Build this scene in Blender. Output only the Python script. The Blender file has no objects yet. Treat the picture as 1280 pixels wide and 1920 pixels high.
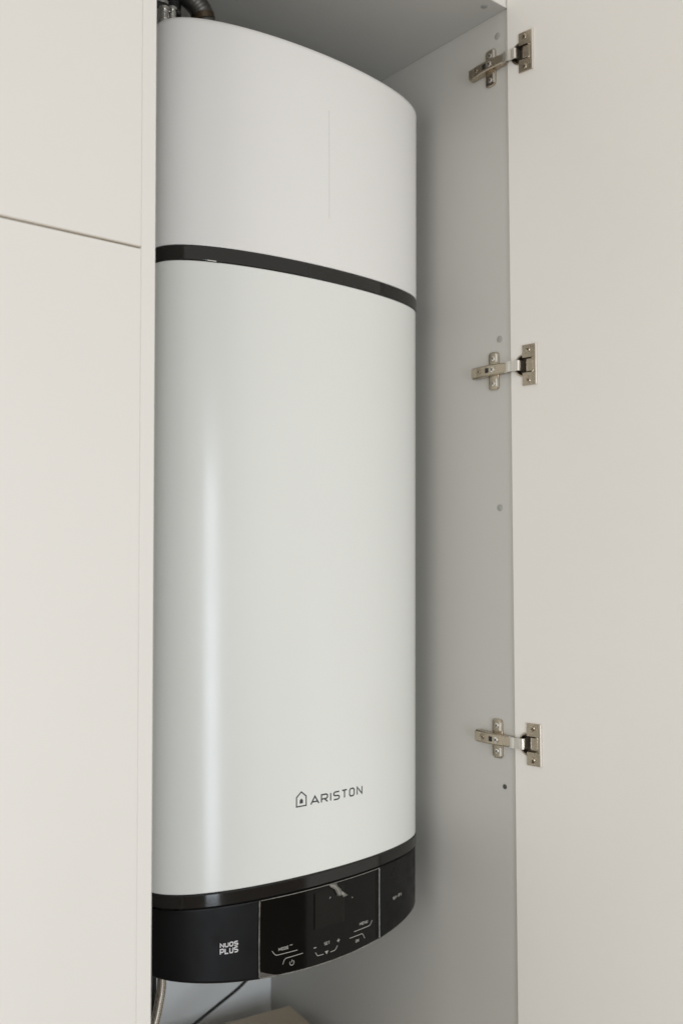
import bpy, bmesh, math, random
from math import sin, cos, pi, radians, sqrt, atan2
from mathutils import Vector, Matrix
random.seed(4)
S = bpy.context.scene
COL = S.collection

# ------------------------------------------------------------------ camera
D = .99
cam_d = bpy.data.cameras.new("camera")
cam = bpy.data.objects.new("camera", cam_d); COL.objects.link(cam)
S.camera = cam
cam_d.sensor_fit = 'VERTICAL'; cam_d.sensor_height = 36; cam_d.sensor_width = 24
cam_d.lens = 36 * 1771.4 / 1920
cam_d.clip_start = .02; cam_d.clip_end = 60
yaw, pitch, roll = radians(39.4876), radians(2.5564), radians(-.1725)
fw = Vector((sin(yaw) * cos(pitch), cos(yaw) * cos(pitch), sin(pitch)))
rt = Vector((cos(yaw), -sin(yaw), 0)); up = rt.cross(fw)
r2 = rt * cos(roll) + up * sin(roll); u2 = -rt * sin(roll) + up * cos(roll)
m = Matrix((r2, u2, -fw)).transposed().to_4x4(); m.translation = (0, -D, 1.6)
cam.matrix_world = m
cam_d.dof.use_dof = True; cam_d.dof.focus_distance = 1.33; cam_d.dof.aperture_fstop = 3.2

# ------------------------------------------------------------------ light
W = bpy.data.worlds.new("World"); S.world = W; W.use_nodes = True
bg = W.node_tree.nodes['Background']; bg.inputs[0].default_value = (1.0, .955, .885, 1); bg.inputs[1].default_value = .73
def area(name, loc, target, sx, sy, power, color):
    d = bpy.data.lights.new(name, 'AREA'); d.shape = 'RECTANGLE'; d.size = sx; d.size_y = sy; d.energy = power; d.color = color
    o = bpy.data.objects.new(name, d); COL.objects.link(o); o.location = loc
    o.rotation_euler = (Vector(target) - Vector(loc)).to_track_quat('-Z', 'Y').to_euler(); return o
area("side_fill_light", (-2.0, -1.25, 1.5), (1.0, .1, 1.55), 1.2, 1.2, 24, (1, .97, .925))  # added lamp from the left to brighten open door and inner wall
area("glass_door_light", (.16, -2.9, 1.02), (.69, .13, 1.02), .50, 2.0, 28, (.80, .90, 1.0))
area("front_fill_light", (.5, -4.2, 1.5), (.8, .0, 1.3), 4.6, 2.3, 13, (1, .955, .89))  # added broad fill for front faces and back wall, no known source
S.view_settings.view_transform = 'Standard'; S.view_settings.look = 'None'
S.view_settings.exposure = -.04; S.view_settings.gamma = 1

# ------------------------------------------------------------------ materials
def mat(name, col, rough=.5, metal=0, spec=.5, bump=0, bscale=200, var=0, vscale=3, coat=0, aniso=None, alpha=1, transm=0):
    M = bpy.data.materials.new(name); M.use_nodes = True; nt = M.node_tree; P = nt.nodes['Principled BSDF']
    P.inputs['Base Color'].default_value = (*col, 1); P.inputs['Roughness'].default_value = rough
    P.inputs['Metallic'].default_value = metal; P.inputs['Specular IOR Level'].default_value = spec
    P.inputs['Coat Weight'].default_value = coat; P.inputs['Coat Roughness'].default_value = .05
    P.inputs['Alpha'].default_value = alpha; P.inputs['Transmission Weight'].default_value = transm
    tc = nt.nodes.new('ShaderNodeTexCoord')
    if bump:
        n = nt.nodes.new('ShaderNodeTexNoise'); n.inputs['Scale'].default_value = bscale; n.inputs['Detail'].default_value = 3
        b = nt.nodes.new('ShaderNodeBump'); b.inputs['Strength'].default_value = bump; b.inputs['Distance'].default_value = .0006
        nt.links.new(tc.outputs['Object'], n.inputs['Vector']); nt.links.new(n.outputs['Fac'], b.inputs['Height']); nt.links.new(b.outputs['Normal'], P.inputs['Normal'])
    if var:
        n = nt.nodes.new('ShaderNodeTexNoise'); n.inputs['Scale'].default_value = vscale; n.inputs['Detail'].default_value = 5; n.inputs['Roughness'].default_value = .6
        mp = nt.nodes.new('ShaderNodeMapRange'); mp.inputs['From Min'].default_value = .3; mp.inputs['From Max'].default_value = .7
        mp.inputs['To Min'].default_value = rough * (1 - var); mp.inputs['To Max'].default_value = min(1, rough * (1 + var))
        nt.links.new(tc.outputs['Object'], n.inputs['Vector']); nt.links.new(n.outputs['Fac'], mp.inputs['Value']); nt.links.new(mp.outputs['Result'], P.inputs['Roughness'])
        mx = nt.nodes.new('ShaderNodeMix'); mx.data_type = 'RGBA'
        mx.inputs[6].default_value = (*[c * (1 - var * .12) for c in col], 1); mx.inputs[7].default_value = (*[min(1, c * (1 + var * .12)) for c in col], 1)
        nt.links.new(n.outputs['Fac'], mx.inputs[0]); nt.links.new(mx.outputs[2], P.inputs['Base Color'])
    return M
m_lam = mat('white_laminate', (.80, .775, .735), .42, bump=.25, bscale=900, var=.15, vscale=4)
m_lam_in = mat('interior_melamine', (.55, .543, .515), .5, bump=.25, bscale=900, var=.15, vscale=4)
m_raw = mat('door_edge_band', (.72, .64, .53), .6)
m_white = mat('enamelled_steel', (.82, .83, .80), .22, spec=.5, bump=.03, bscale=60, var=.12, vscale=6)
m_upper = mat('upper_cover_plastic', (.85, .838, .82), .36, bump=.10, bscale=1200, var=.12, vscale=7)
m_gloss = mat('glossy_black', (.005, .0045, .004), .10, spec=.6, bump=.02, bscale=30, var=.25, vscale=20)
m_matte = mat('satin_black', (.0035, .0035, .0042), .40, spec=.24, bump=.3, bscale=1500, var=.4, vscale=22)
m_panel = mat('display_glass', (.002, .0018, .0015), .09, spec=.22, bump=.05, bscale=45, var=.3, vscale=30)
m_screen = mat('display_window', (.0035, .0034, .0022), .09, spec=.25)
m_print_w = mat('white_print', (.72, .71, .72), .5)
m_print_g = mat('grey_print', (.36, .35, .33), .5)
m_logo = mat('dark_grey_print', (.045, .058, .062), .45)
m_film = mat('film_edge', (.24, .23, .21), .25, bump=.6, bscale=260, var=.6, vscale=160)
m_nickel = mat('nickel_steel', (.50, .43, .34), .23, metal=1, bump=.2, bscale=400, var=.5, vscale=90)
m_bright = mat('bright_nickel', (.86, .83, .78), .34, metal=1)
m_dark = mat('recess_shade', (.015, .013, .011), .6)  # near-black: shade of slots, screw crosses and the seam put into colour
m_cupin = mat('cup_inside_shade', (.17, .145, .12), .5, metal=1)  # darker nickel, shade inside the cup put into the colour
m_pin = mat('pin_hole_shade', (.07, .065, .06), .5)  # dark tone stands for the shade inside the pin hole
m_cap = mat('grey_cover_cap', (.36, .36, .34), .6)
m_wall = mat('painted_wall', (.88, .91, .93), .8, bump=.5, bscale=120)
m_floor = mat('floor_boards', (.20, .17, .14), .5, bump=.3, bscale=60, var=.4, vscale=2)
m_card = mat('cardboard', (.58, .48, .36), .85, bump=.4, bscale=90, var=.3, vscale=9)
m_black = mat('black_rubber', (.012, .012, .012), .5, var=.3, vscale=60)
m_chrome = mat('chrome', (.72, .71, .69), .16, metal=1)
m_brass = mat('brass', (.13, .10, .07), .45, metal=1)
m_foil = mat('foil_duct', (.17, .165, .155), .45, metal=1, bump=.3, bscale=120)
m_mark = mat('scuff_mark', (.50, .49, .475), .5)
def braid():
    M = mat('steel_braid', (.50, .46, .41), .38, metal=1); nt = M.node_tree; P = nt.nodes['Principled BSDF']
    tc = nt.nodes.new('ShaderNodeTexCoord'); v = nt.nodes.new('ShaderNodeTexChecker'); v.inputs['Scale'].default_value = 620
    v.inputs['Color1'].default_value = (.62, .57, .50, 1); v.inputs['Color2'].default_value = (.30, .27, .23, 1)
    mp = nt.nodes.new('ShaderNodeMapping'); mp.inputs['Rotation'].default_value = (.6, .8, .5)
    nt.links.new(tc.outputs['Object'], mp.inputs[0]); nt.links.new(mp.outputs[0], v.inputs[0]); nt.links.new(v.outputs[0], P.inputs['Base Color']); return M
m_braid = braid()

# ------------------------------------------------------------------ helpers
def link(name, bm, material, parent=None, smooth=False, bevel=0, angle=35):
    bmesh.ops.recalc_face_normals(bm, faces=bm.faces)
    me = bpy.data.meshes.new(name); bm.to_mesh(me); bm.free()
    if smooth:
        for p in me.polygons: p.use_smooth = True
        me.set_sharp_from_angle(angle=radians(angle))
    mats = material if isinstance(material, (list, tuple)) else [material]
    for x in mats: me.materials.append(x)
    o = bpy.data.objects.new(name, me); COL.objects.link(o)
    if parent is not None: o.parent = parent
    if bevel:
        b = o.modifiers.new('bevel', 'BEVEL'); b.width = bevel; b.segments = 2; b.limit_method = 'ANGLE'; b.angle_limit = radians(40)
    return o
def empty(name, label, cat, group=None, loc=(0, 0, 0)):
    o = bpy.data.objects.new(name, None); COL.objects.link(o); o.location = loc; o.empty_display_size = .05
    o['label'] = label; o['category'] = cat
    if group: o['group'] = group
    return o
def tag(o, label, cat): o['label'] = label; o['category'] = cat; return o
def add_box(bm, x0, x1, y0, y1, z0, z1, M=None, mi=0):
    vs = [bm.verts.new((x, y, z)) for x in (x0, x1) for y in (y0, y1) for z in (z0, z1)]
    if M is not None:
        for v in vs: v.co = M @ v.co
    fs = []
    for f in ((0, 1, 3, 2), (4, 6, 7, 5), (0, 4, 5, 1), (2, 3, 7, 6), (0, 2, 6, 4), (1, 5, 7, 3)):
        q = bm.faces.new([vs[i] for i in f]); q.material_index = mi; fs.append(q)
    return fs
def box(name, dims, material, parent=None, bevel=.0008, M=None):
    bm = bmesh.new(); add_box(bm, *dims, M=M); return link(name, bm, material, parent, bevel=bevel)
def add_lathe(bm, prof, M, n=28, cap0=True, cap1=True):
    rings = []
    for r, h in prof:
        rings.append([bm.verts.new(M @ Vector((r * cos(2 * pi * i / n), r * sin(2 * pi * i / n), h))) for i in range(n)])
    for a, b in zip(rings, rings[1:]):
        for i in range(n): bm.faces.new((a[i], a[(i + 1) % n], b[(i + 1) % n], b[i]))
    if cap0: bm.faces.new(rings[0][::-1])
    if cap1: bm.faces.new(rings[-1])
def add_tube(bm, pts, rad, n=14, cap=True):
    pts = [Vector(p) for p in pts]; rings = []; prev = None
    for i, p in enumerate(pts):
        t = (pts[min(i + 1, len(pts) - 1)] - pts[max(i - 1, 0)]).normalized()
        a = Vector((0, 1, 0)) if prev is None else prev
        a = (a - t * a.dot(t)).normalized(); prev = a; b = t.cross(a)
        r = rad(i) if callable(rad) else rad
        rings.append([bm.verts.new(p + (a * cos(2 * pi * k / n) + b * sin(2 * pi * k / n)) * r) for k in range(n)])
    for a, b in zip(rings, rings[1:]):
        for k in range(n): bm.faces.new((a[k], a[(k + 1) % n], b[(k + 1) % n], b[k]))
    if cap: bm.faces.new(rings[0][::-1]); bm.faces.new(rings[-1])
def spline(P, n=10):
    P = [Vector(p) for p in P]; out = []
    for i in range(len(P) - 1):
        p0, p1, p2, p3 = P[max(i - 1, 0)], P[i], P[i + 1], P[min(i + 2, len(P) - 1)]
        for k in range(n):
            t = k / n
            out.append(.5 * ((2 * p1) + (p2 - p0) * t + (2 * p0 - 5 * p1 + 4 * p2 - p3) * t * t + (3 * p1 - p0 - 3 * p2 + p3) * t ** 3))
    return out + [P[-1]]
def frame(origin, x, y, z):
    M = Matrix((Vector(x), Vector(y), Vector(z))).transposed().to_4x4(); M.translation = origin; return M

# ------------------------------------------------------------------ setting
XL, XR = .5216, 1.1686
ZC = 2.4905; ZB = .10; YB = .665
o = box('floor', (-12, 12, -14, 1.2, -.05, 0), m_floor, bevel=0); o['kind'] = 'structure'
o = box('wall', (-3, 4, YB, YB + .12, 0, 3.2), m_wall, bevel=0); o['kind'] = 'structure'

# ------------------------------------------------------------------ open cabinet
cab = empty('tall_cabinet', 'tall white cabinet standing open around the water heater, its door swung right', 'cabinet', loc=(.845, 0, 0))
def P(o, par):
    o.parent = par; o.matrix_parent_inverse = par.matrix_world.inverted() if par.type != 'EMPTY' else Matrix.Translation(-par.location); return o
# side panels: left one runs forward flush with the closed doors
P(box('filler_panel', (XL - .018, XL, -.02, -.0005, 0, 2.56), m_lam), cab)
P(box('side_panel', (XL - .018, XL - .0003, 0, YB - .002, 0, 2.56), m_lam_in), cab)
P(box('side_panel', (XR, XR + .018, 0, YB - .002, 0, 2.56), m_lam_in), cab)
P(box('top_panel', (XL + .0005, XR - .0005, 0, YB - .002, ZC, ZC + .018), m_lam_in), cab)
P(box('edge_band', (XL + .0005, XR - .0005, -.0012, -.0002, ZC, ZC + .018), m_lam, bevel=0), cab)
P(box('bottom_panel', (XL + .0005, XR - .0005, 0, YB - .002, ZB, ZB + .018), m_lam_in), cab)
P(box('plinth', (XL + .0005, XR - .0005, .04, .058, .001, ZB - .001), m_lam), cab)
# cover caps, and a dark disc coloured as the shaded dowel hole
Mx = lambda y, z: frame((XR, y, z), (0, 1, 0), (0, 0, 1), (-1, 0, 0))
for y, z in ((.0203, 2.4533), (.0226, 1.949), (.0253, 1.6743)):
    bm = bmesh.new(); add_lathe(bm, [(.0056, -.0005), (.0056, .0004), (.0050, .0008)], Mx(y, z)); P(link('cover_cap', bm, m_cap, smooth=True), cab)
bm = bmesh.new(); add_lathe(bm, [(.0056, -.0005), (.0056, .0004), (.0050, .0008)], frame((1.135, .0189, ZC), (1, 0, 0), (0, -1, 0), (0, 0, -1))); P(link('cover_cap', bm, m_cap, smooth=True), cab)
bm = bmesh.new(); add_lathe(bm, [(.0040, -.0002), (.0038, .0008), (.0026, .0008), (.0022, .0002)], Mx(.0214, 1.2291), 20); P(link('pin_hole_shade_disc', bm, m_pin, smooth=True), cab)

# door, swung 98 degrees
a8 = radians(8)
DU = Vector((sin(a8), -cos(a8), 0)); DN = Vector((-cos(a8), -sin(a8), 0)); DO = Vector((XR - .0030, -.003, 0)); TC = .0262
MD = lambda z: frame(DO + Vector((0, 0, z)), DU, (0, 0, 1), DN)      # local x = along door, y = up, z = off the inner face
HZ = ((2.404, 2.4045), (1.898, 1.8985), (1.304, 1.302))
bm = bmesh.new(); M0 = MD(0); add_box(bm, 0, .60, ZB, 2.54, -.018, 0, M=M0)
door = link('door', bm, m_lam)
cut = bmesh.new()
for _, z in HZ: add_lathe(cut, [(.0176, -.0125), (.0176, .003)], frame(DO + Vector((0, 0, z)) + DU * TC, DU, (0, 0, 1), DN), 40)
cutter = link('cutter', cut, m_lam)
bo = door.modifiers.new('b', 'BOOLEAN'); bo.object = cutter; bo.operation = 'DIFFERENCE'; bo.solver = 'EXACT'
bpy.context.view_layer.update()
nm = bpy.data.meshes.new_from_object(door.evaluated_get(bpy.context.evaluated_depsgraph_get()))
door.modifiers.clear(); door.data = nm; nm.name = 'door'; bpy.data.objects.remove(cutter)
b = door.modifiers.new('bevel', 'BEVEL'); b.width = .0008; b.segments = 2; b.limit_method = 'ANGLE'; b.angle_limit = radians(60)
P(door, cab)

def cross_head(bm, M, r):
    """pan screw head with a raised dark cross coloured as a shaded recess, local z = out"""
    add_lathe(bm, [(r, -.0002), (r, .0007), (r * .8, .0012)], M, 18, cap1=True)
    for k in (0, 1):
        R4 = Matrix.Rotation(pi / 4 + k * pi / 2, 4, 'Z')
        add_box(bm, -r * .6, r * .6, -r * .13, r * .13, .00115, .00145, M=M @ R4, mi=1)
def make_hinge():
    """built at z = 0 in cabinet coordinates"""
    # arm over the mounting plate.  local: x = depth into cabinet (from front), y = up, z = off the side wall
    A = frame((XR, 0, 0), (0, 1, 0), (0, 0, 1), (-1, 0, 0))
    bm = bmesh.new()
    prof = [(-.005, .0072, .0112), (.012, .0082, .0138), (.030, .0086, .0150), (.048, .0088, .0146), (.060, .0092, .0130), (.0735, .0094, .0105)]
    t = .0014
    def ring(x, w, h):
        return [(-w, .0016), (-w, h - .0012), (-w + .0014, h), (w - .0014, h), (w, h - .0012), (w, .0016), (w - t, .0016), (w - t, h - t), (-w + t, h - t), (-w + t, .0016)]
    rs = [[bm.verts.new(A @ Vector((x, y, z))) for y, z in ring(x, w, h)] for x, w, h in prof]
    for p, q in zip(rs, rs[1:]):
        for i in range(10): bm.faces.new((p[i], p[(i + 1) % 10], q[(i + 1) % 10], q[i]))
    bm.faces.new(rs[0]); bm.faces.new(rs[-1][::-1])
    arm = link('hinge', bm, m_nickel, smooth=True, angle=30)
    subs = []
    # details on the arm face
    bm = bmesh.new(); add_box(bm, .0345, .0415, -.0040, .0040, .0140, .01535, M=A); subs.append(link('slot_shade', bm, m_dark))  # dark block on the arm, coloured as the shade of a square hole
    bm = bmesh.new(); cross_head(bm, A @ Matrix.Translation((.0265, 0, .0150)), .0046); subs.append(link('screw', bm, [m_bright, m_dark], smooth=True))
    bm = bmesh.new(); cross_head(bm, A @ Matrix.Translation((.0555, .0005, .0138)) @ Matrix.Rotation(radians(8), 4, 'Y'), .0036); subs.append(link('screw', bm, [m_nickel, m_dark], smooth=True))
    bm = bmesh.new(); add_box(bm, .062, .0732, -.0074, .0074, .0098, .0124, M=A @ Matrix.Translation((.0, 0, .0006))); subs.append(link('release_catch', bm, m_nickel, bevel=.0006))
    # mounting plate
    bm = bmesh.new()
    out = []
    w, h, c = .0105, .031, .0055
    for cx, cy, a0 in ((w - c, h - c, 0), (-w + c, h - c, 90), (-w + c, -h + c, 180), (w - c, -h + c, 270)):
        for k in range(5): an = radians(a0 + k * 22.5); out.append((cx + c * cos(an), cy + c * sin(an)))
    lo = [bm.verts.new(A @ Vector((.034 + x, y, -.0002))) for x, y in out]; mi_ = [bm.verts.new(A @ Vector((.034 + x, y, .0026))) for x, y in out]
    hi = [bm.verts.new(A @ Vector((.034 + x * .88, y * .96, .0034))) for x, y in out]
    n = len(out)
    for p, q in ((lo, mi_), (mi_, hi)):
        for i in range(n): bm.faces.new((p[i], p[(i + 1) % n], q[(i + 1) % n], q[i]))
    bm.faces.new(hi); bm.faces.new(lo[::-1])
    add_box(bm, .0255, .0425, -.0076, .0076, .003, .0118, M=A)
    subs.append(link('mounting_plate', bm, m_nickel, smooth=True, angle=30))
    for s in (-1, 1):      # upstanding lip along the front of each plate wing
        bm = bmesh.new(); add_box(bm, .0232, .0268, s * .0125 if s > 0 else -.027, s * .027 if s > 0 else -.0125, .0025, .0072, M=A); subs.append(link('plate_lip', bm, m_bright, bevel=.0009))
        bm = bmesh.new(); cross_head(bm, A @ Matrix.Translation((.0345, s * .0205, .0034)), .0042); subs.append(link('screw', bm, [m_bright, m_dark], smooth=True))
    # cup in the door
    Mc = frame(DO + DU * TC, DU, (0, 0, 1), DN)
    bm = bmesh.new()
    add_lathe(bm, [(.0172, .0006), (.0186, .0006), (.0188, .0014), (.0180, .0019), (.0166, .0019), (.0162, .0010), (.0158, -.0105), (.0002, -.0110)], Mc, 40, cap0=False, cap1=True)
    for f in bm.faces:
        if all((Mc.inverted() @ v.co).z < .0012 and ((Mc.inverted() @ v.co).xy.length < .0163) for v in f.verts): f.material_index = 1
    subs.append(link('cup', bm, [m_nickel, m_cupin], smooth=True, angle=40))
    Mf = MD(0)
    bm = bmesh.new()       # flange: two lugs joined by a strip on the far side
    t0, t1, hh, g = .0222, .0467, .0325, .0120

    zt = lambda x: .0022 if x < t1 - .003 else .0042
    add_box(bm, t0, t1, g, hh, .0002, .0024, M=Mf); add_box(bm, t0, t1, -hh, -g, .0002, .0024, M=Mf); add_box(bm, t1 - .0045, t1, -g + .0002, g - .0002, .0002, .0022, M=Mf)
    subs.append(link('cup_flange', bm, m_nickel, bevel=.0005))
    bm = bmesh.new(); add_box(bm, t1, t1 + .0022, -hh, hh, .0002, .0046, M=Mf); subs.append(link('flange_edge', bm, m_bright, bevel=.0007))
    for s in (-1, 1):
        bm = bmesh.new(); cross_head(bm, Mf @ Matrix.Translation((.0332, s * .0245, .0022)), .0041); subs.append(link('screw', bm, [m_nickel, m_dark], smooth=True))
    # flap inside the cup and the bright swan-neck link that bridges arm and cup
    bm = bmesh.new(); add_box(bm, .0285, .0415, -.0100, .0100, -.006, .0010, M=Mf); subs.append(link('damper', bm, m_nickel, bevel=.0012))
    L = [Vector((XR - .0100, .004, 0)), Vector((XR - .0116, -.0030, 0)), Vector((XR - .0122, -.0085, 0)), DO + DU * .0120 + DN * .0088, DO + DU * .0165 + DN * .0086, DO + DU * .0195 + DN * .0070, DO + DU * .0205 + DN * -.006]
    bm = bmesh.new(); rows = []
    L = spline(L, 5)
    for i, p in enumerate(L):
        tt = (L[min(i + 1, len(L) - 1)] - L[max(i - 1, 0)]).normalized(); nn = Vector((-tt.y, tt.x, 0)); w = .0082
        rows.append([bm.verts.new(p + nn * q + Vector((0, 0, zz))) for q, zz in ((.0009, -w), (.0009, w), (-.0009, w), (-.0009, -w))])
    for p, q in zip(rows, rows[1:]):
        for i in range(4): bm.faces.new((p[i], p[(i + 1) % 4], q[(i + 1) % 4], q[i]))
    bm.faces.new(rows[0]); bm.faces.new(rows[-1][::-1])
    subs.append(link('link', bm, m_bright, smooth=True, angle=50))
    return arm, subs
arm0, subs0 = make_hinge()
for k, (z, zd) in enumerate(HZ):
    if k == 0: a, ss = arm0, subs0
    else:
        a = arm0.copy(); COL.objects.link(a); ss = []
        for s_ in subs0: c = s_.copy(); COL.objects.link(c); ss.append(c)
    for s_ in ss: s_.parent = a; s_.matrix_parent_inverse = Matrix()
    a.parent = cab; a.matrix_parent_inverse = Matrix.Translation(-cab.location); a.location = (0, 0, z)

# ------------------------------------------------------------------ neighbouring closed cabinet
nb = empty('closed_cabinet', 'white cabinet with two closed handleless doors, left of the open one', 'cabinet', loc=(.2, 0, 0))
X0, X1 = -.42, XL - .018 - .0002
ZG = 1.952
P(box('upper_door', (X0, X1, -.02, -.002, ZG + .0015, 2.555), m_lam, bevel=.0006), nb)
P(box('lower_door', (X0, X1, -.02, -.002, ZB, ZG - .0015), m_lam, bevel=.0006), nb)
P(box('edge_band', (X0 + .001, X1 - .0005, -.0185, -.0035, ZG + .0008, ZG + .00149), m_raw, bevel=0), nb)
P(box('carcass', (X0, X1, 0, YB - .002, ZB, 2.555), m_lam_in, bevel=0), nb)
P(box('plinth', (X0, X1, .04, .058, .001, ZB - .001), m_lam), nb)

# ------------------------------------------------------------------ water heater
heat = empty('water_heater', 'tall white water heater with black band and black control panel inside the cabinet', 'water heater', loc=(.874, .30, 1.0))
HX0 = .87406; YBACK = .50
NQ = 56
def spow(v, p): return max(v, 0.0) ** p
def plan(z, off=0.0, n=NQ):
    """front outline at height z from the left side round the front to the right side, pushed out by off"""
    h = z - 1.6
    a = .24550 - .000663 * h; b = .09682 - .014108 * h; n1, n2 = 2.0028, 2.6647; G = -.011517
    y0 = 1.09456 - .002637 * h - D
    R = []
    for i in range(n + 1):
        t = (pi / 2) * i / n
        R.append((a * spow(sin(t), 2 / n1), b * (1 - spow(cos(t), 2 / n2))))
    ye = YBACK - y0
    for k in (1, 2, 3, 4): R.append((a, b + (ye - b) * k / 4))
    pts = [(-x, y) for x, y in R[:0:-1]] + R
    out = []
    for i, (x, y) in enumerate(pts):
        if off:
            xa, ya = pts[max(i - 1, 0)]; xb, yb = pts[min(i + 1, len(pts) - 1)]
            L = math.hypot(xb - xa, yb - ya); tx, ty = (xb - xa) / L, (yb - ya) / L
            if 0 < i < len(pts) - 1: x, y = x + ty * off, y - tx * off
            else: x += off * (1 if x > 0 else -1)
        out.append((x, y))
    c, s = cos(G), sin(G)
    return [Vector((c * x - s * y + HX0, s * x + c * y + y0, 0)) for x, y in out]
MID = NQ + 4
def shell(bm, rings, cap_top=True, cap_bot=True, mi=0):
    """rings: list of (zfun, off) bottom to top; zfun(u) gives height at u = x - HX0"""
    R = []
    for zf, off in rings:
        z0 = zf(0); pl = plan(z0, off)
        R.append([bm.verts.new((p.x, p.y, zf(p.x - HX0))) for p in pl])
    for p, q in zip(R, R[1:]):
        for i in range(len(p)):
            j = (i + 1) % len(p)
            bm.faces.new((p[i], p[j], q[j], q[i])).material_index = mi
    def cap(r, flip):
        # fan strips between mirrored points so the cap stays clean
        n = len(r)
        for i in range(n // 2):
            a_, b_, c_, d_ = r[i], r[i + 1], r[n - 2 - i], r[n - 1 - i]
            if b_ is c_: bm.faces.new((a_, b_, d_))
            elif i + 1 < n - 2 - i or True:
                try: bm.faces.new((a_, b_, c_, d_))
                except ValueError: pass
            if i + 1 >= n - 2 - i: break
    if cap_bot: cap(R[0], False)
    if cap_top: cap(R[-1], True)
K = lambda z: (lambda u: z)
Z_BT, Z_BB, Z_WB, Z_SM = 2.0301, 2.0098, 1.1386, 1.1201
ztop = lambda d: (lambda u: 1.6 + .7594 - .0525 * u * u - d)
zbot = lambda d: (lambda u: 1.6 - .59594 + .3723 * u * u + d)
def part(name, rings, m_, par=heat, **k):
    bm = bmesh.new(); shell(bm, rings, **k)
    return P(link(name, bm, m_, smooth=True, angle=40), par)
upper = part('upper_cover', [(K(Z_BT + .0006), -.0006), (K(Z_BT + .0014), 0), (K(Z_BT + .0030), 0), (K(2.14), 0), (K(2.25), 0), (ztop(.0120), 0), (ztop(.0090), 0), (ztop(.0058), -.0009), (ztop(.0030), -.0026), (ztop(.0010), -.0058), (ztop(0), -.0105)], m_upper)
part('black_band', [(K(Z_BB - .0001), -.0030), (K(Z_BB + .0003), -.0003), (K(Z_BB + .0007), 0), (K(Z_BB + .0013), 0), (K(Z_BT - .0018), 0), (K(Z_BT - .0012), 0), (K(Z_BT - .0003), -.0008), (K(Z_BT + .0001), -.0035)], m_gloss)
lower = part('front_cover', [(K(Z_WB + .0004), -.0022), (K(Z_WB + .0016), -.0010), (K(Z_WB + .0026), -.0010), (K(1.35), -.0010), (K(1.65), -.0010), (K(Z_BB - .0028), -.0010), (K(Z_BB - .0018), -.0010), (K(Z_BB - .0006), -.0022)], m_white)
part('lower_trim', [(K(Z_SM + .0002), -.0012), (K(Z_SM + .0012), 0), (K(Z_SM + .0018), 0), (K(Z_WB - .0022), 0), (K(Z_WB - .0016), 0), (K(Z_WB - .0003), -.0016)], m_gloss)
part('shadow_gap', [(K(Z_SM - .0016), -.0045), (K(Z_SM + .0004), -.0045)], m_dark, cap_top=False, cap_bot=False)
hous = part('control_housing', [(zbot(0), -.0065), (zbot(.0012), -.0030), (zbot(.0035), -.0012), (zbot(.0050), -.0012), (K(Z_SM - .0040), -.0012), (K(Z_SM - .0030), -.0012), (K(Z_SM - .0018), -.0018), (K(Z_SM - .0013), -.0040)], m_matte)
# small clip poking out under the black band near the left corner

# surface mapping: s = arc length from the front centre, z = height
_tab = {}
def tabl(z):
    k = round(z, 3)
    if k not in _tab:
        p = plan(k); acc = [0]
        for i in range(1, len(p)): acc.append(acc[-1] + (p[i] - p[i - 1]).length)
        _tab[k] = (p, [q - acc[MID] for q in acc])
    return _tab[k]
def surf(s, z, off=0):
    p, acc = tabl(z)
    lo, hi = 0, len(acc) - 2
    while lo < hi:
        m_ = (lo + hi + 1) // 2
        if acc[m_] <= s: lo = m_
        else: hi = m_ - 1
    t = (s - acc[lo]) / (acc[lo + 1] - acc[lo]); q = p[lo].lerp(p[lo + 1], t)
    def nrm(i):
        d = p[min(i + 1, len(p) - 1)] - p[max(i - 1, 0)]; return Vector((d.y, -d.x, 0)).normalized()
    n = nrm(lo).lerp(nrm(lo + 1), t).normalized()
    q = q + n * off; return Vector((q.x, q.y, z))
def stroke(bm, pts, w, off=.0001, th=.00022, step=.004, closed=False):
    """flat printed line of width w following the heater's front"""
    P2 = []
    n = len(pts); segs = n if closed else n - 1
    for i in range(segs):
        a_, b_ = pts[i], pts[(i + 1) % n]; L = math.hypot(b_[0] - a_[0], b_[1] - a_[1]); k = max(1, int(abs(b_[0] - a_[0]) / step))
        for j in range(k): P2.append((a_[0] + (b_[0] - a_[0]) * j / k, a_[1] + (b_[1] - a_[1]) * j / k))
    if not closed: P2.append(pts[-1])
    n = len(P2); rows = []
    for i, (x, y) in enumerate(P2):
        pa = P2[(i - 1) % n] if closed or i > 0 else P2[i]; pb = P2[(i + 1) % n] if closed or i < n - 1 else P2[i]
        def unit(a_, b_):
            dx, dy = b_[0] - a_[0], b_[1] - a_[1]; L = math.hypot(dx, dy) or 1; return dx / L, dy / L
        d1 = unit(pa, P2[i]) if pa != P2[i] else unit(P2[i], pb); d2 = unit(P2[i], pb) if pb != P2[i] else d1
        mx, my = d1[0] + d2[0], d1[1] + d2[1]; L = math.hypot(mx, my) or 1; mx, my = mx / L, my / L
        sc = 1 / max(.5, mx * d1[0] + my * d1[1]); hx, hy = -my * w / 2 * sc, mx * w / 2 * sc
        ends = (x, y)
        rows.append([bm.verts.new(surf(x + hx, y + hy, off + th)), bm.verts.new(surf(x - hx, y - hy, off + th)), bm.verts.new(surf(x - hx, y - hy, off)), bm.verts.new(surf(x + hx, y + hy, off))])
    rng = range(n) if closed else range(n - 1)
    for i in rng:
        p, q = rows[i], rows[(i + 1) % n]
        for k in range(4): bm.faces.new((p[k], p[(k + 1) % 4], q[(k + 1) % 4], q[k]))
    if not closed: bm.faces.new(rows[0]); bm.faces.new(rows[-1][::-1])
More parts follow.
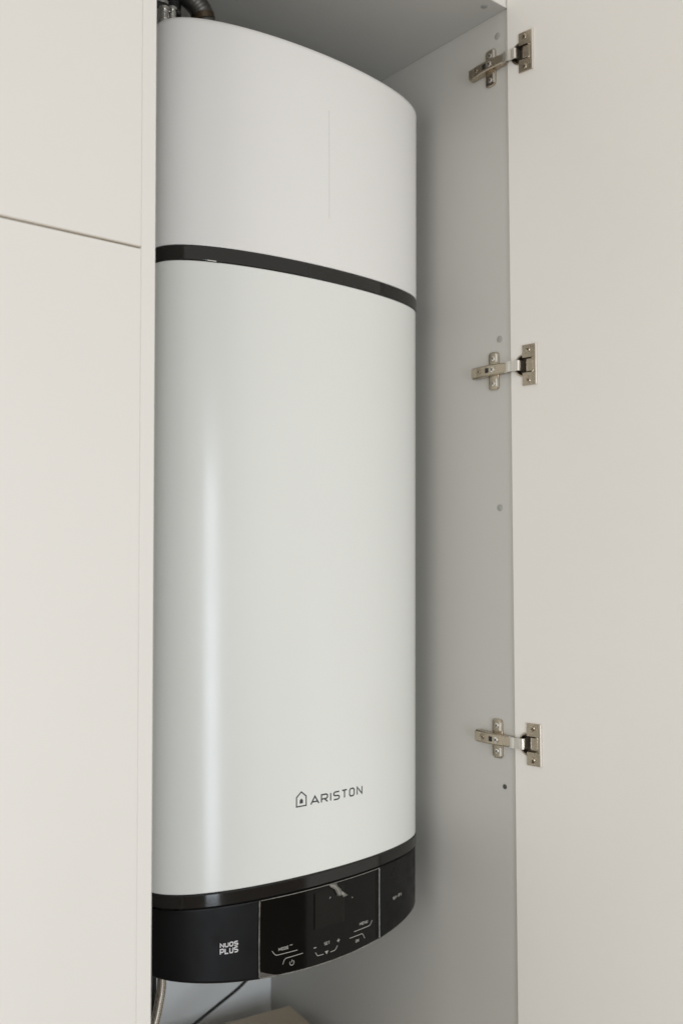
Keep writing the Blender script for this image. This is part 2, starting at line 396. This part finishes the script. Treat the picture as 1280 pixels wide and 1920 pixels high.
def fill(bm, pts, off=.0001, th=.00022):
    hi = [bm.verts.new(surf(x, y, off + th)) for x, y in pts]; lo = [bm.verts.new(surf(x, y, off)) for x, y in pts]; n = len(pts)
    bm.faces.new(hi); bm.faces.new(lo[::-1])
    for i in range(n): bm.faces.new((lo[i], lo[(i + 1) % n], hi[(i + 1) % n], hi[i]))
def rrect(x0, y0, x1, y1, c):
    return [(x0 + c, y0), (x1 - c, y0), (x1, y0 + c), (x1, y1 - c), (x1 - c, y1), (x0 + c, y1), (x0, y1 - c), (x0, y0 + c)]
G = {   # glyphs in a unit box: list of (points, closed)
 'A': [([(0, 0), (.5, 1), (1, 0)], 0), ([(.2, .3), (.8, .3)], 0)],
 'R': [([(0, 0), (0, 1), (.78, 1), (1, .86), (1, .56), (.78, .42), (0, .42)], 0), ([(.5, .42), (1, 0)], 0)],
 'I': [([(.5, 0), (.5, 1)], 0)],
 'S': [([(1, 1), (.2, 1), (0, .86), (0, .64), (.2, .52), (.8, .48), (1, .36), (1, .14), (.8, 0), (0, 0)], 0)],
 'T': [([(0, 1), (1, 1)], 0), ([(.5, 1), (.5, 0)], 0)],
 'O': [(rrect(0, 0, 1, 1, .22), 1)],
 'N': [([(0, 0), (0, 1), (1, 0), (1, 1)], 0)],
 'U': [([(0, 1), (0, .2), (.2, 0), (.8, 0), (1, .2), (1, 1)], 0)],
 'P': [([(0, 0), (0, 1), (.8, 1), (1, .86), (1, .5), (.8, .38), (0, .38)], 0)],
 'L': [([(0, 1), (0, 0), (1, 0)], 0)],
 'M': [([(0, 0), (0, 1), (.5, .35), (1, 1), (1, 0)], 0)],
 'D': [([(0, 0), (.7, 0), (1, .25), (1, .75), (.7, 1), (0, 1)], 1)],
 'E': [([(1, 1), (0, 1), (0, 0), (1, 0)], 0), ([(0, .5), (.85, .5)], 0)],
 'W': [([(0, 1), (.25, 0), (.5, .8), (.75, 0), (1, 1)], 0)],
 'F': [([(1, 1), (0, 1), (0, 0)], 0), ([(0, .5), (.8, .5)], 0)],
 '-': [([(.1, .5), (.9, .5)], 0)],
 'K': [([(0, 0), (0, 1)], 0), ([(1, 1), (.1, .5), (1, 0)], 0)],
}
def glyph(bm, ch, s0, s1, z0, z1, w, off):
    i = w / 2
    for pts, cl in G[ch]:
        stroke(bm, [(s0 + i + x * (s1 - s0 - w), z0 + i + y * (z1 - z0 - w)) for x, y in pts], w, off, closed=bool(cl))
def word(name, txt, s0, s1, z0, z1, w, off, m_, par, gap=.22, widths=None):
    bm = bmesh.new()
    wd = widths or [(.35 if c == 'I' else .55 if c == '-' else 1.3 if c in 'MW' else 1) for c in txt]
    tot = sum(wd) + gap * (len(txt) - 1); k = (s1 - s0) / tot; x = s0
    for c, q in zip(txt, wd): glyph(bm, c, x, x + q * k, z0, z1, w, off); x += (q + gap) * k
    return P(link(name, bm, m_), par)

# maker's mark on the front cover
OFC = -.0010 + .00002
bm = bmesh.new()
for ch, a_, b_ in (('A', -.0300, -.0136), ('R', -.0110, .0022), ('I', .0058, .0084), ('S', .0120, .0245), ('T', .0282, .0395), ('O', .0430, .0545), ('N', .0586, .0709)):
    glyph(bm, ch, a_, b_, 1.2372, 1.2502, .0021, OFC)
P(link('lettering', bm, m_logo), lower)
bm = bmesh.new()
stroke(bm, [(-.0537, 1.2386), (-.0372, 1.2386), (-.0372, 1.2518), (-.04545, 1.2588), (-.0537, 1.2518)], .0018, OFC, closed=True)
fill(bm, [(-.0482, 1.2424), (-.0427, 1.2424), (-.0427, 1.2468), (-.04545, 1.2496), (-.0482, 1.2468)], OFC)
P(link('house_emblem', bm, m_logo), lower)
# hairline marks on the upper cover
bm = bmesh.new(); stroke(bm, [(.0046, 2.1052), (.0048, 2.16), (.0045, 2.2706)], .0005, -.0001, th=.00016)
P(link('hairline_mark', bm, m_mark), upper)
# printed names on the housing
OH = -.0012 + .00002
bm = bmesh.new()
xs = [(-.1702, -.1641), (-.1634, -.1575), (-.1568, -.1509), (-.1502, -.1441)]
for ch, (a_, b_) in zip('NUOS', xs): glyph(bm, ch, a_, b_, 1.0632, 1.0697, .0014, OH)
for ch, (a_, b_) in zip('PLUS', xs): glyph(bm, ch, a_, b_, 1.0541, 1.0621, .0015, OH)
P(link('lettering', bm, m_print_w), hous)
word('lettering', 'WI-FI', .1434, .1682, 1.0590, 1.0645, .0013, OH, m_print_g, hous)

# glossy display panel, a curved slab sitting proud of the housing
SP0, SP1 = -.1130, .1075
def slab(bm, s0, s1, zb_, zt_, o0, o1, ns=40, r=.0):
    cols = []
    for i in range(ns + 1):
        s = s0 + (s1 - s0) * i / ns
        u = surf(s, 1.06).x - HX0; zb2 = zb_(u)
        e = min(i, ns - i); dz = .0012 if e == 0 else 0
        zz = [zb2 + dz, zb2 + .0008 + dz, zb2 + .002, zt_ - .002, zt_ - .0008, zt_]
        of = [o1 - .0006, o1, o1, o1, o1, o1 - .0006] if e else [o1 - .0008] * 6
        cols.append([bm.verts.new(surf(s, z, q)) for z, q in zip(zz, of)] + [bm.verts.new(surf(s, zt_, o0)), bm.verts.new(surf(s, zb2 + dz, o0))])
    for p, q in zip(cols, cols[1:]):
        for k in range(8): bm.faces.new((p[k], q[k], q[(k + 1) % 8], p[(k + 1) % 8]))
    bm.faces.new(cols[0]); bm.faces.new(cols[-1][::-1])
bm = bmesh.new(); slab(bm, SP0, SP1, zbot(.0045), 1.1180, -.003, .0003)
disp = P(link('display_panel', bm, m_panel, smooth=True, angle=30), heat)
OD = .0003
bm = bmesh.new(); slab(bm, -.0295, .0362, lambda u: 1.0580, 1.1120, .0002, .00042, 14); P(link('screen', bm, m_screen, smooth=True, angle=30), disp)
OP = OD + .00002
word('lettering', 'MODE', -.0838, -.0672, 1.0432, 1.0476, .0009, OP, m_print_g, disp)
word('lettering', 'SET', -.0060, .0042, 1.0328, 1.0372, .0009, OP, m_print_g, disp)
word('lettering', 'MENU', .0628, .0802, 1.0432, 1.0476, .0009, OP, m_print_g, disp)
word('lettering', 'OK', .0545, .0622, 1.0205, 1.0249, .0009, OP, m_print_g, disp)
def mark(name, *strokes, fills=(), w=.00095):
    bm = bmesh.new()
    for st in strokes: stroke(bm, st, w, OP)
    for f in fills: fill(bm, f, OP)
    return P(link(name, bm, m_print_g), disp)
mark('key_line', [(-.0938, 1.0456), (-.0898, 1.0404), (-.0877, 1.0388), (-.0855, 1.0384), (-.0528, 1.0380)])
mark('key_line', [(-.0768, 1.0236), (-.0745, 1.0290), (-.0720, 1.0310), (-.0435, 1.0314)])
mark('key_line', [(.0513, 1.0376), (.0835, 1.0378), (.0862, 1.0388), (.0903, 1.0443)])
mark('key_line', [(.0424, 1.0304), (.0675, 1.0304), (.0696, 1.0292), (.0738, 1.0220)])
mark('key_line', [(-.0219, 1.0268), (-.0190, 1.0222), (-.0178, 1.0212), (-.0072, 1.0208)])
mark('key_line', [(.0052, 1.0207), (.0130, 1.0209), (.0150, 1.0218), (.0188, 1.0265)])
mark('minus_sign', [(-.0249, 1.0337), (-.0202, 1.0337)], w=.0013)
mark('plus_sign', [(.0179, 1.0333), (.0230, 1.0333)], [(.02045, 1.0308), (.02045, 1.0358)], w=.0013)
mark('down_arrow', fills=[[(-.0050, 1.0240), (.0018, 1.0240), (-.0016, 1.0192)]])
mark('mode_icon', [(-.0655, 1.0470), (-.0640, 1.0480), (-.0625, 1.0470), (-.0610, 1.0480)], w=.0008)
cx, cz, cr = -.0619, 1.0225, .0034
mark('power_icon', [(cx + cr * sin(radians(t)), cz + cr * cos(radians(t))) for t in range(38, 323, 15)], [(cx, cz + .0006), (cx, cz + .0042)], w=.0010)
# protective film still on the panel: crinkled pale edges and a peeled-up tab
def ragged(name, pts, w0, w1, seed, bump=.0004, off=.0006):
    rnd = random.Random(seed); bm = bmesh.new(); rows = []
    P2 = []
    for a_, b_ in zip(pts, pts[1:]):
        k = max(2, int(math.hypot(b_[0] - a_[0], b_[1] - a_[1]) / .0016))
        for j in range(k): P2.append((a_[0] + (b_[0] - a_[0]) * j / k, a_[1] + (b_[1] - a_[1]) * j / k))
    P2.append(pts[-1]); wv = w0
    for i, (x, y) in enumerate(P2):
        pa, pb = P2[max(i - 1, 0)], P2[min(i + 1, len(P2) - 1)]; dx, dy = pb[0] - pa[0], pb[1] - pa[1]; L = math.hypot(dx, dy) or 1
        wv += (rnd.uniform(w0, w1) - wv) * .45; h = off + rnd.random() * bump; nx, ny = -dy / L * wv / 2, dx / L * wv / 2
        jx = rnd.uniform(-1, 1) * .0001
        rows.append([bm.verts.new(surf(x + nx + jx, y + ny, off - .0004)), bm.verts.new(surf(x + jx, y, h + .0002)), bm.verts.new(surf(x - nx + jx, y - ny, off - .0004))])
    for p, q in zip(rows, rows[1:]):
        bm.faces.new((p[0], q[0], q[1], p[1])); bm.faces.new((p[1], q[1], q[2], p[2]))
    return P(link(name, bm, m_film, smooth=True, angle=20), disp)
zb_ = lambda s, d: zbot(d)(surf(s, 1.06).x - HX0)
ragged('film_edge', [(SP0 - .0002, zb_(SP0, .004)), (SP0 - .0006, 1.060), (SP0 + .0002, 1.1185)], .0009, .0026, 1)
ragged('film_edge', [(SP1 + .0002, zb_(SP1, .005)), (SP1 - .0002, 1.070), (SP1 + .0002, 1.1183)], .0016, .0026, 2, bump=.0002)
ragged('film_edge', [(SP0 + .002, 1.1180), (-.06, 1.1177), (0, 1.1178), (SP1, 1.1180)], .0008, .0016, 3, bump=.0002)
ragged('film_edge', [(s / 1000, zb_(s / 1000, .0035)) for s in range(-112, 108, 12)], .0008, .0022, 5)
# bubbled corner
bm = bmesh.new(); rnd = random.Random(7)
g = []
for i in range(9):
    row = []
    for j in range(5):
        s = -.1128 + .030 * i / 8; z = zb_(s, .0035) + j / 4 * (.0085 * (1 - i / 8) ** 1.3 + .0008)
        row.append(bm.verts.new(surf(s, z, .0006 + (.0012 * rnd.random() if 0 < j < 4 and 0 < i < 8 else 0))))
    g.append(row)
for i in range(8):
    for j in range(4): bm.faces.new((g[i][j], g[i + 1][j], g[i + 1][j + 1], g[i][j + 1]))
m_film_t = mat('film_wrinkle', (.30, .28, .26), .2, bump=.6, bscale=300, alpha=.38)
P(link('film_bubble', bm, m_film_t, smooth=True, angle=60), disp)
# peeled tab: folded strip of film
def sheet(name, quads, par):
    bm = bmesh.new()
    rows = [[bm.verts.new(surf(s, z, o_)) for s, z, o_ in r] for r in quads]
    for p, q in zip(rows, rows[1:]):
        for k in range(len(p) - 1): bm.faces.new((p[k], p[k + 1], q[k + 1], q[k]))
    o_ = link(name, bm, m_tab, smooth=True, angle=25)
    sd = o_.modifiers.new('solid', 'SOLIDIFY'); sd.thickness = .0002
    return P(o_, par)
m_tab = mat('peel_tab_film', (.25, .245, .22), .3, bump=.5, bscale=160, var=.5, vscale=120)
sheet('peel_tab', [
    [(.0020, 1.1180, .001), (.0070, 1.1181, .0015), (.0090, 1.1178, .003), (.0165, 1.1180, .001)],
    [(.0050, 1.1142, .002), (.0088, 1.1150, .004), (.0120, 1.1146, .005), (.0180, 1.1128, .002)],
    [(.0110, 1.1098, .003), (.0135, 1.1096, .006), (.0165, 1.1084, .005), (.0240, 1.1072, .002)],
    [(.0158, 1.1022, .002), (.0182, 1.1010, .005), (.0210, 1.1006, .004), (.0268, 1.1028, .002)],
    [(.0172, 1.0982, .0008), (.0195, 1.0980, .002), (.0230, 1.0978, .003), (.0290, 1.0990, .001)]], disp)
sheet('peel_tab', [
    [(.0215, 1.1030, .002), (.0262, 1.1036, .003), (.0290, 1.1016, .002)],
    [(.0260, 1.0975, .003), (.0300, 1.0990, .004), (.0335, 1.0985, .002)],
    [(.0290, 1.0938, .001), (.0345, 1.0945, .002), (.0395, 1.0946, .0008)]], disp)
for s, z, r in ((.0050, 1.0990, .0013), (.0478, 1.0890, .0012), (.0040, 1.0975, .0007)):
    bm = bmesh.new(); fill(bm, [(s + r * cos(t * pi / 4), z + r * .8 * sin(t * pi / 4)) for t in range(8)], .0004); P(link('film_speck', bm, m_film), disp)
# nub under the black band
bm = bmesh.new(); fill(bm, [(-.1800, Z_BB + .001), (-.1762, Z_BB + .001), (-.1775, Z_BB - .0016), (-.1790, Z_BB - .0016)], -.001, .0012)
P(link('clip', bm, m_gloss), heat)
bm = bmesh.new(); stroke(bm, [(-.1930, Z_BB + .0006), (-.1860, Z_BB + .0003), (-.1806, Z_BB - .0001)], .0011, -.0006, th=.0012, step=.001)  # chrome sliver added as the highlight on the band's lower edge
P(link('band_glint', bm, m_chrome), heat)
# rear wall bracket keeps the heater on the wall
P(box('wall_bracket', (.70, 1.05, YBACK + .001, YB - .001, 2.05, 2.12), m_nickel, bevel=.001), heat)
P(box('wall_bracket', (.70, 1.05, YBACK + .001, YB - .001, 1.20, 1.26), m_nickel, bevel=.001), heat)

# ------------------------------------------------------------------ pipes above and below
YF = .25; ZT = 2.3575
def hexnut(bm, x, y, z0, z1, r):
    add_lathe(bm, [(r * .86, 0), (r, .001), (r, z1 - z0 - .001), (r * .86, z1 - z0)], Matrix.Translation((x, y, z0)), 6)
v = empty('inlet_valve', 'small chrome valve with hex nuts on the water heater, left of the black pipe', 'valve', loc=(.680, YF, ZT))
bm = bmesh.new(); add_tube(bm, [(.6745, YF, ZT - .01), (.6745, YF, ZC - .001)], .0078, 18); P(link('pipe', bm, m_chrome, smooth=True), v)
def fitting(x, y, z0, r):
    pr = [(r * .8, 0), (r, .001), (r, .006), (r * .72, .007)]
    for k in range(6): pr += [(r * .72, .0075 + k * .002), (r * .80, .0083 + k * .002), (r * .72, .0091 + k * .002)]
    pr += [(r * .72, .021), (r * .95, .022), (r * .95, .026), (r * .6, .027)]
    bm = bmesh.new(); add_lathe(bm, pr, Matrix.Translation((x, y, z0)), 20); return bm
for x, y, z0, r_ in ((.6690, YF - .018, 2.385, .0090), (.6745, YF, 2.424, .0112), (.6860, YF - .012, 2.394, .0080)):
    P(link('threaded_nut', fitting(x, y, z0, r_), m_chrome, smooth=True, angle=25), v)
bm = bmesh.new(); add_tube(bm, [(.6690, YF - .018, ZT - .01), (.6690, YF - .018, 2.392)], .006, 14); add_tube(bm, [(.6860, YF - .012, ZT - .01), (.6860, YF - .012, 2.398)], .005, 14); P(link('stub', bm, m_chrome, smooth=True), v)
bm = bmesh.new(); add_tube(bm, [(.660, YF - .01, 2.418), (.700, YF - .008, 2.4195)], .0055, 12); P(link('lever', bm, m_black, smooth=True), v)
bp = empty('black_pipe', 'thick black insulated pipe rising from the top of the water heater', 'pipe', loc=(.705, YF, ZT))
bm = bmesh.new(); add_tube(bm, spline([(.702, YF + .02, ZT - .01), (.704, YF + .02, 2.42), (.704, YF + .02, 2.45), (.704, YF + .02, ZC - .001)], 6), .0135, 20); P(link('insulation', bm, m_black, smooth=True), bp)
bm = bmesh.new(); add_lathe(bm, [(.018, 0), (.019, .001), (.019, .008), (.018, .009)], Matrix.Translation((.7025, YF + .02, ZT + .0005)), 24); P(link('collar', bm, m_black, smooth=True), bp)
fx = empty('flexible_duct', 'curved grey metal duct on top of the water heater, right of the black pipe', 'duct', loc=(.745, YF, ZT))
path = spline([(.690, YF + .02, ZC - .001), (.706, YF + .012, 2.474), (.724, YF + .004, 2.460), (.740, YF, 2.4450), (.7480, YF, 2.4290), (.7500, YF, 2.410)], 22)
bm = bmesh.new(); add_tube(bm, path, lambda i: .0172 + .00012 * sin(i * 1.1), 24); P(link('corrugated_duct', bm, m_foil, smooth=True, angle=60), fx)
bm = bmesh.new(); add_tube(bm, [(.747, YF, ZT - .01), (.747, YF, 2.412)], .0165, 20); P(link('outlet_tube', bm, m_black, smooth=True), fx)
bm = bmesh.new(); add_lathe(bm, [(.0172, 0), (.0184, .001), (.0184, .014), (.0172, .015)], Matrix.Translation((.7480, YF, 2.4275)) @ Matrix.Rotation(radians(-16), 4, 'Y') @ Matrix.Scale(.7, 4, (0, 0, 1)), 24); P(link('brass_collar', bm, m_brass, smooth=True), fx)

bh = empty('braided_hose', 'steel braided water hose hanging below the left end of the water heater', 'hose', loc=(.71, .3, 1.0))
bm = bmesh.new(); add_tube(bm, spline([(.7085, .3, 1.02), (.7112, .3, .9605), (.7062, .3, .9268), (.6995, .3, .9014), (.687, .3, .86), (.672, .31, .78), (.668, .33, .66)], 14), .0068, 16); P(link('braid', bm, m_braid, smooth=True), bh)
bm = bmesh.new(); hexnut(bm, .7085, .3, .985, 1.003, .011); P(link('nut', bm, m_chrome, smooth=True, angle=25), bh)
dh = tag(link('black_hose', (lambda b_: (add_tube(b_, spline([(.7085, .325, 1.02), (.7085, .325, .95), (.7085, .325, .90), (.706, .33, .80), (.70, .35, .66)], 10), .0068, 14), b_)[1])(bmesh.new()), m_black, smooth=True), 'thin black hose directly left of the braided steel hose under the heater', 'hose')
cb = bmesh.new(); add_tube(cb, spline([(1.110, .57, 1.06), (1.090, .57, .88), (1.066, .57, .800), (1.0351, .57, .7718), (.982, .57, .7500), (.9289, .57, .7294), (.86, .57, .70), (.80, .56, .64)], 10), .0031, 10)
tag(link('power_cable', cb, m_black, smooth=True), 'thin black cable running diagonally down in front of the back wall below the heater', 'cable')

# ------------------------------------------------------------------ carton on the cabinet floor
bxe = empty('cardboard_box', 'pale cardboard box standing on the cabinet floor below the water heater', 'box', loc=(1.0, .4, ZB + .018))
Mb = Matrix.Translation((1.1448, .5664, 0)) @ Matrix.Rotation(radians(-9), 4, 'Z')
zt = .70; z0 = ZB + .0185; bw, bd = .40, .34
bm = bmesh.new(); add_box(bm, -bw, 0, -bd, 0, z0, zt - .0035, M=Mb); P(link('body', bm, m_card, bevel=.002), bxe)
for y0, y1, t in ((-bd, -bd / 2 - .0012, .0), (-bd / 2 + .0012, 0, .0)):
    bm = bmesh.new(); add_box(bm, -bw, 0, y0, y1, zt - .0033, zt, M=Mb); P(link('flap', bm, m_card, bevel=.0012), bxe)
m_tape = mat('packing_tape', (.50, .36, .18), .25, alpha=1)
bm = bmesh.new(); add_box(bm, -bw - .0003, .0003, -bd / 2 - .024, -bd / 2 + .024, zt + .0001, zt + .0004, M=Mb); P(link('tape', bm, m_tape), bxe)
